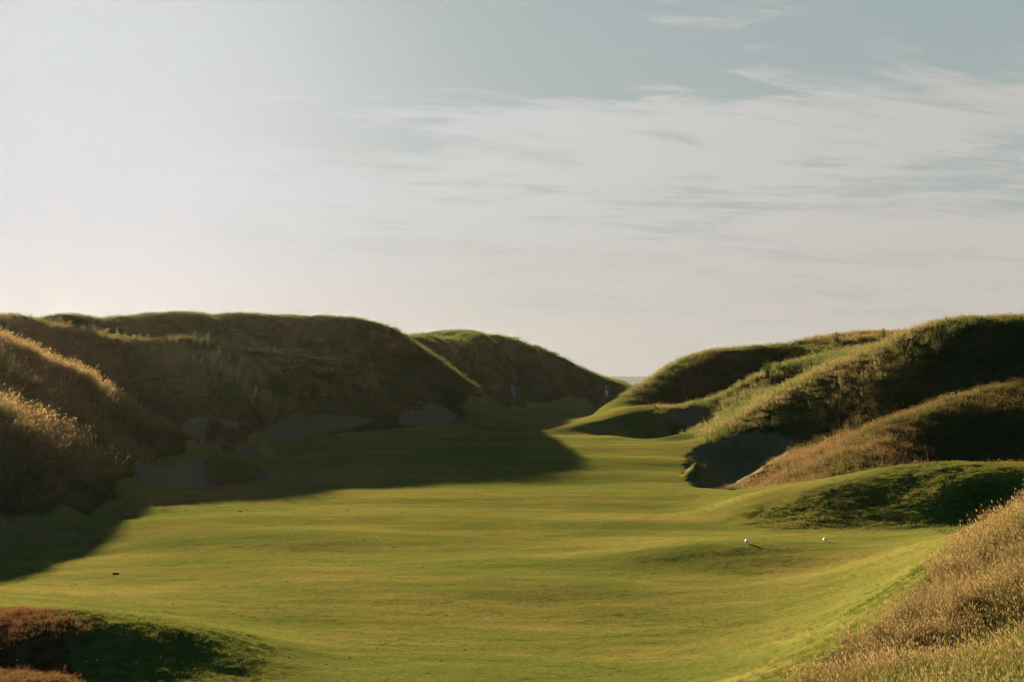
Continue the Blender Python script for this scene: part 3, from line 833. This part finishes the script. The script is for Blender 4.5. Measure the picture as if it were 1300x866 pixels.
# ------------------------------------------------------------------ things
def tag(o, label, cat, group=None):
    o['label'] = label; o['category'] = cat
    if group: o['group'] = group
def mesh_obj(name, bm, m, parent=None, smooth_=True):
    me = bpy.data.meshes.new(name)
    bm.normal_update(); bm.to_mesh(me); bm.free()
    me.materials.append(m)
    if smooth_:
        me.polygons.foreach_set('use_smooth', [True] * len(me.polygons))
    o = bpy.data.objects.new(name, me); C.objects.link(o)
    if parent is not None: o.parent = parent
    return o
def px_at(px, py):
    """the spot of ground seen at a photo position, on the finished terrain"""
    Y = np.exp(np.linspace(math.log(14), math.log(330), 6000))
    x = (px - 650) / F * Y
    zr = (HZ - py) / F * Y + CAMZ
    h = ground(x, Y)
    k = int(np.argmax(h > zr))
    return float(x[k]), float(Y[k]), float(h[k])
def lathe(bm, prof, n_=24, cx_=0, cy_=0):
    rings = []
    for r_, z_ in prof:
        if r_ < 1e-5: rings.append([bm.verts.new((cx_, cy_, z_))])
        else: rings.append([bm.verts.new((cx_ + r_ * math.cos(2 * math.pi * k / n_), cy_ + r_ * math.sin(2 * math.pi * k / n_), z_)) for k in range(n_)])
    for a, b_ in zip(rings[:-1], rings[1:]):
        for k in range(n_):
            k2 = (k + 1) % n_
            if len(a) == 1 and len(b_) == 1: continue
            if len(a) == 1: bm.faces.new((a[0], b_[k], b_[k2]))
            elif len(b_) == 1: bm.faces.new((a[k], b_[0], a[k2]))
            else: bm.faces.new((a[k], b_[k], b_[k2], a[k2]))

# tee markers
M_WHITE = simple('white_paint', (.78, .79, .78), .35, .05, 30)
M_STEEL = simple('dull_steel', (.25, .25, .25), .4, .1, 30)
for i, (px, py, lab) in enumerate([(948.5, 690.5, 'white ball tee marker on the near tee, the left one of two'),
                                    (1047.5, 688.3, 'white ball tee marker on the near tee, closer to the tan grass bank')]):
    x, y, z = px_at(px, py)
    e = bpy.data.objects.new('tee_marker', None); C.objects.link(e); e.location = (x, y, z)
    e.rotation_euler = (0, 0, i * 1.1)
    tag(e, lab, 'tee marker', 'white tee markers on the near tee')
    bm = bmesh.new()
    R_ = .058
    prof = [(0, .006)] + [(R_ * math.sin(a), .064 - R_ * math.cos(a)) for a in np.linspace(.35, math.pi, 16)[:-1]] + [(0, .064 + R_)]
    lathe(bm, prof, 28)
    mesh_obj('ball', bm, M_WHITE, e)
    bm = bmesh.new(); lathe(bm, [(0, -.1), (.008, -.09), (.008, .02), (0, .02)], 10)
    mesh_obj('spike', bm, M_STEEL, e)

# sprinkler head covers
M_DARK = simple('black_plastic', (.012, .013, .011), 1.0, .2, 20, **{'Specular IOR Level': 0.0})
for (px, py, R_, lab) in [(147, 729, .085, 'flat dark sprinkler cover in the lit turf at left, below the shadow corner'),
                          (305, 650, .06, 'small dark sprinkler cover in the turf just below the long shadow'),
                          (441, 648, .06, 'small dark sprinkler cover in the mid fairway, right of the other two')]:
    x, y, z = px_at(px, py)
    e = bpy.data.objects.new('sprinkler_head', None); C.objects.link(e); e.location = (x, y, z - .01)
    tag(e, lab, 'sprinkler', 'sprinkler covers in the fairway')
    bm = bmesh.new(); lathe(bm, [(0, .028), (R_ * .30, .028), (R_ * .32, .022), (R_ * .93, .022), (R_ * .96, .030), (R_, .028), (R_, -.05)], 28)
    mesh_obj('cover', bm, M_DARK, e)
    bm = bmesh.new(); lathe(bm, [(0, .034), (R_ * .2, .034), (R_ * .22, .027)], 16)
    mesh_obj('cap', bm, M_DARK, e)

# golfers far down the fairway
def skin_body(name, joints, edges, m, parent=None, sub=2):
    me = bpy.data.meshes.new(name)
    me.from_pydata([j[:3] for j in joints], edges, [])
    me.materials.append(m)
    o = bpy.data.objects.new(name, me); C.objects.link(o)
    if parent is not None: o.parent = parent
    md = o.modifiers.new('skin', 'SKIN'); md.use_smooth_shade = True
    sv = me.skin_vertices[0].data if len(me.skin_vertices) else None
    if sv is None:
        bpy.context.view_layer.objects.active = o
        sv = me.skin_vertices[0].data
    for k, j in enumerate(joints):
        sv[k].radius = (j[3], j[4] if len(j) > 4 else j[3]); sv[k].use_root = (k == 0)
    s_ = o.modifiers.new('sub', 'SUBSURF'); s_.levels = sub; s_.render_levels = sub
    return o
M_SKIN = simple('skin', (.42, .26, .18), .6, .08)
M_RSHIRT = simple('red_cotton', (.42, .035, .030), .85, .15)
M_WTRS = simple('white_cotton', (.62, .60, .56), .85, .08)
M_BSHIRT = simple('blue_cotton', (.16, .22, .38), .85, .12)
M_BTRS = simple('grey_cotton', (.16, .19, .22), .85, .1)
M_HAIR = simple('dark_hair', (.035, .025, .018), .7, .2)
M_SHOE = simple('shoe', (.5, .5, .48), .6, .1)
def golfer(px, py, shirt, trousers, cap, rz, lab, bend=0.0, wide=1.0, flip=1):
    x, y, z = px_at(px, py)
    def L(p):        # lean the upper body forward (-y) above the hips
        q = list(p)
        if q[2] > .95:
            a = bend; dz_ = q[2] - .95
            q[1] = q[1] - math.sin(a) * dz_; q[2] = .95 + math.cos(a) * dz_
        return tuple(q)
    J = [(0, 0, .95, .13, .10), (0, 0, 1.15, .13, .095), (0, 0, 1.38, .16, .10), (0, 0, 1.48, .055), (0, -.01, 1.56, .06), (0, -.015, 1.66, .095, .10), (0, -.01, 1.74, .07),
         (.10, 0, .88, .085), (.13 * wide, -.02, .50, .058), (.15 * wide, .01, .09, .038), (.17 * wide, -.15, .03, .035, .03),
         (-.10, 0, .88, .085), (-.13 * wide, .03, .50, .058), (-.15 * wide, .02, .09, .038), (-.17 * wide, -.12, .03, .035, .03),
         (.20, 0, 1.42, .055), (.27, -.03, 1.16, .042), (.18, -.22, .98, .032), (.10, -.30, .93, .030),
         (-.20, 0, 1.42, .055), (-.27, -.03, 1.16, .042), (-.16, -.22, .98, .032), (-.06, -.30, .91, .030)]
    E = [(0, 1), (1, 2), (2, 3), (3, 4), (4, 5), (5, 6), (0, 7), (7, 8), (8, 9), (9, 10), (0, 11), (11, 12), (12, 13), (13, 14), (2, 15), (15, 16), (16, 17), (17, 18), (2, 19), (19, 20), (20, 21), (21, 22)]
    J = [L(j[:3]) + tuple(j[3:]) for j in J]
    b_ = skin_body('person', J, E, M_SKIN)
    b_.location = (x, y, z - .005); b_.rotation_euler = (0, 0, rz)
    tag(b_, lab, 'person', 'golfers at the far end of the fairway')
    SJ = [(0, 0, .93, .155, .125), (0, 0, 1.15, .15, .115), (0, 0, 1.38, .178, .12), (0, 0, 1.46, .09), (.20, 0, 1.42, .075), (.27, -.03, 1.18, .062), (-.20, 0, 1.42, .075), (-.27, -.03, 1.18, .062)]
    SE = [(0, 1), (1, 2), (2, 3), (2, 4), (4, 5), (2, 6), (6, 7)]
    skin_body('shirt', [L(j[:3]) + tuple(j[3:]) for j in SJ], SE, shirt, b_)
    TJ = [(0, 0, .96, .150, .122), (.10, 0, .87, .108), (.13 * wide, -.02, .50, .080), (.15 * wide, .01, .10, .062), (-.10, 0, .87, .108), (-.13 * wide, .03, .50, .080), (-.15 * wide, .02, .10, .062)]
    skin_body('trousers', TJ, [(0, 1), (1, 2), (2, 3), (0, 4), (4, 5), (5, 6)], trousers, b_)
    hd = L((0, -.012, 1.70))
    bm = bmesh.new(); bmesh.ops.create_uvsphere(bm, u_segments=18, v_segments=10, radius=.112)
    bmesh.ops.translate(bm, vec=(hd[0], hd[1] + .01, hd[2] + .045), verts=bm.verts)
    for v in bm.verts:
        if v.co.z < hd[2] + .02: v.co.z = hd[2] + .02
    mesh_obj('cap', bm, cap, b_)
    for s_ in (1, -1):
        sh = skin_body('shoe', [(s_ * .15 * wide, .04, .045, .045, .04), (s_ * .17 * wide, -.17, .035, .045, .032)], [(0, 1)], M_SHOE, b_, 1)
    return b_
golfer(770, 504.5, M_RSHIRT, M_WTRS, M_HAIR, .25, 'person in a red shirt and white trousers standing far off near the sea gap', .12)
golfer(652.5, 510.0, M_BSHIRT, M_BTRS, M_BSHIRT, -1.0, 'small distant person in pale blue bending on the shaded fairway under the far dune', .4)

# weeds: upright leafy plants that stand out of the long grass
M_STEM = blade_mat('weed_stem', (.05, .07, .02), (.10, .09, .04), (.1, .09, .04), .2)
def own_blade(name, a, b_, trans=.5):
    m, n = mat(name)
    h_ = n.n('ShaderNodeAttribute', attribute_name='along').outputs['Fac']
    c = n.mix(h_, a, b_)
    di = n.n('ShaderNodeBsdfDiffuse', i_Color=c); t_ = n.n('ShaderNodeBsdfTranslucent', i_Color=c)
    mx = n.n('ShaderNodeMixShader', i_0=trans); n.set(mx.inputs[1], di.outputs[0]); n.set(mx.inputs[2], t_.outputs[0])
    out(m, n, mx.outputs[0]); return m
M_LEAF = [own_blade('pale_weed_leaf', (.07, .12, .03), (.17, .20, .06)), own_blade('green_weed_leaf', (.03, .055, .014), (.065, .095, .03)), own_blade('broom_leaf', (.03, .06, .015), (.06, .10, .025))]
M_STALK = own_blade('weed_stalk', (.05, .05, .02), (.08, .08, .03), .1)
def weed_meshes(seed, h, nst, nlf, lf, spread, leafm):
    r = np.random.default_rng(seed)
    SV, SF, LV, LF, LA = [], [], [], [], []
    for s_ in range(nst):
        a = r.uniform(0, 6.28); ln = spread * r.uniform(.2, 1) * h; hh = h * r.uniform(.65, 1.05)
        bx, by = r.normal(0, .05, 2)
        prev = None
        for k in range(5):
            t = k / 4
            c = (bx + math.cos(a) * ln * t ** 1.4, by + math.sin(a) * ln * t ** 1.4, hh * t - .03)
            rr = .012 * (1 - t * .7)
            ring = [len(SV) + q_ for q_ in range(3)]
            SV += [(c[0] + rr * math.cos(q_ * 2.09), c[1] + rr * math.sin(q_ * 2.09), c[2]) for q_ in range(3)]
            if prev: SF += [(prev[q_], prev[(q_ + 1) % 3], ring[(q_ + 1) % 3], ring[q_]) for q_ in range(3)]
            prev = ring
        for k in range(nlf):
            t = r.uniform(.12, 1)
            c = np.array((bx + math.cos(a) * ln * t ** 1.4, by + math.sin(a) * ln * t ** 1.4, hh * t))
            la = r.uniform(0, 6.28); up = r.uniform(.1, 1.0)
            dv = np.array((math.cos(la), math.sin(la), up)); dv /= np.linalg.norm(dv)
            sv_ = np.cross(dv, (0, 0, 1)); sv_ /= np.linalg.norm(sv_) + 1e-6
            l_ = lf * r.uniform(.6, 1.2) * (1.15 - .5 * t); wd = l_ * .17
            b0 = len(LV)
            LV += [tuple(c), tuple(c + dv * l_ * .5 + sv_ * wd), tuple(c + dv * l_ + (0, 0, -.15 * l_)), tuple(c + dv * l_ * .5 - sv_ * wd)]
            LF.append((b0, b0 + 1, b0 + 2, b0 + 3)); LA += [t * .5, t * .5 + .2, t * .5 + .5, t * .5 + .2]
    ms = bpy.data.meshes.new('stems'); ms.from_pydata(SV, [], SF); ms.materials.append(M_STALK)
    ml = bpy.data.meshes.new('leaves'); ml.from_pydata(LV, [], LF); ml.materials.append(leafm)
    at_ = ml.attributes.new('along', 'FLOAT', 'POINT'); at_.data.foreach_set('value', np.array(LA, np.float32))
    return ms, ml
W_ = [weed_meshes(21, .95, 7, 16, .20, .22, M_LEAF[0]), weed_meshes(22, .75, 9, 15, .20, .35, M_LEAF[0]), weed_meshes(23, 1.1, 5, 20, .18, .16, M_LEAF[0]),
      weed_meshes(24, .9, 12, 20, .22, .5, M_LEAF[1]), weed_meshes(25, 1.7, 22, 34, .22, .35, M_LEAF[2])]
def weed(kind, px, py, Y, s_, lab, group, name='weed_plant', cat='weed'):
    if Y is None: x, y, z = px_at(px, py)
    else:
        x = (px - 650) / F * Y; y = Y; z = g(x, y)
    e = bpy.data.objects.new(name, None); C.objects.link(e); e.location = (x, y, z); e.scale = (s_, s_, s_); e.rotation_euler = (0, 0, random.uniform(0, 6.28))
    tag(e, lab, cat, group)
    for nm, me in zip(('stem', 'foliage'), W_[kind]):
        o = bpy.data.objects.new(nm, me); C.objects.link(o); o.parent = e
NTH = 'first second third fourth fifth sixth seventh eighth ninth tenth eleventh twelfth thirteenth fourteenth fifteenth sixteenth seventeenth eighteenth nineteenth twentieth'.split()
tw = [120, 134, 150, 158, 171, 179, 186, 194, 207, 216, 224, 233, 246, 255, 264, 278, 290, 303, 324, 342]
for i, px in enumerate(tw):
    Yc = float(np.interp(px, (100, 150, 200, 250, 300, 345), (93, 93.5, 93.8, 96.5, 98.8, 100.5))) + random.uniform(-.8, .8)
    weed(i % 3, px, 0, Yc, random.uniform(.7, 1.15), 'pale green weed on the left dune terrace, %s from the left in its row' % NTH[i], 'pale weeds on the left dune terrace')
for i, (px, py, s_, k, lab) in enumerate([(974, 484, .95, 4, 'bushy bright green shrub in the dip between the ridges of the right dune'),
                                   (961, 440, .8, 3, 'small green plant on the skyline of the far right dune, left of its neighbour'),
                                   (975, 440, .9, 3, 'small green plant on the skyline of the far right dune, the taller one at right'),
                                   (1062, 437, 1.2, 3, 'low green bush under the crest of the far right dune'),
                                   (1122, 433, 1.2, 3, 'green bush beside the upper lit edge of the right spur'),
                                   (1188, 452, .9, 3, 'green weed in the shaded top face of the right dune, the lower left one'),
                                   (1225, 421, .7, 3, 'green weed close to the crest of the right dune'),
                                   (1262, 474, 1.0, 3, 'green bush just above the nearer right spur at the frame edge')]):
    weed(k, px, py, None, s_, lab, 'green bushes on the right dune', 'shrub', 'shrub')
for i, (px, py, lab) in enumerate([(8, 428, 'green weed on top of the near left spur at the frame edge'), (36, 444, 'thin green weed standing above the lit top of the near left spur'),
                                   (349, 402, 'lone thin weed sticking up from the left dune skyline')]):
    weed(2, px, py, (109.0 if i == 2 else None), .8, lab, 'weeds on the left dune', 'weed_plant')

# pale flecks lying about the turf
M_FLECK = simple('dry_fleck', (.55, .50, .34), .8, .1)
bm = bmesh.new()
rf = random.Random(5)
spots = [(953, 691), (993, 691), (94, 678), (92, 675), (128, 680), (150, 675), (165, 669), (103, 693), (138, 697), (257, 700), (270, 703), (336, 671), (64, 746), (112, 739), (100, 749), (11, 750), (78, 771),
         (210, 776), (277, 793), (315, 770), (381, 769), (367, 724), (293, 724), (365, 709), (476, 596), (683, 532), (45, 722), (115, 720), (182, 668), (233, 690), (300, 655), (410, 690), (520, 700), (275, 838), (33, 848), (203, 790)]
for (px, py) in spots + [(rf.uniform(0, 600), rf.uniform(655, 850)) for _ in range(45)]:
    try: x, y, z = px_at(px, py)
    except Exception: continue
    s_ = rf.uniform(.010, .018); a = rf.uniform(0, 3)
    ma = bmesh.ops.create_icosphere(bm, subdivisions=1, radius=s_)
    for v in ma['verts']:
        v.co = Vector((v.co.x * 1.3, v.co.y * .8, v.co.z * .7)) + Vector((x, y, z + s_ * .6))
o = mesh_obj('litter', bm, M_FLECK)
o['label'] = 'tiny pale flecks scattered over the mown fairway'; o['category'] = 'litter'; o['kind'] = 'stuff'

# ------------------------------------------------------------------ air
HAZE = True
if HAZE:  # haze volume added to lift the left side as lens glare does
    bm = bmesh.new(); bmesh.ops.create_cube(bm, size=1)
    for v in bm.verts:
        v.co = Vector((v.co.x * 880, (v.co.y + .5) * 490 - 35, (v.co.z + .5) * (19 + 34) - 34))
    m, n = mat('glare_haze')
    v_ = n.n('ShaderNodeVolumePrincipled')
    v_.inputs['Color'].default_value = (.95, .93, .9, 1)
    v_.inputs['Density'].default_value = 1.0e-5
    v_.inputs['Anisotropy'].default_value = .80
    oo = n.n('ShaderNodeOutputMaterial'); m.node_tree.links.new(v_.outputs[0], oo.inputs['Volume'])
    hz_o = mesh_obj('haze', bm, m, None, False)
    hz_o['label'] = 'thin added haze standing in for warm lens glare towards the low sun'; hz_o['category'] = 'haze'; hz_o['kind'] = 'stuff'
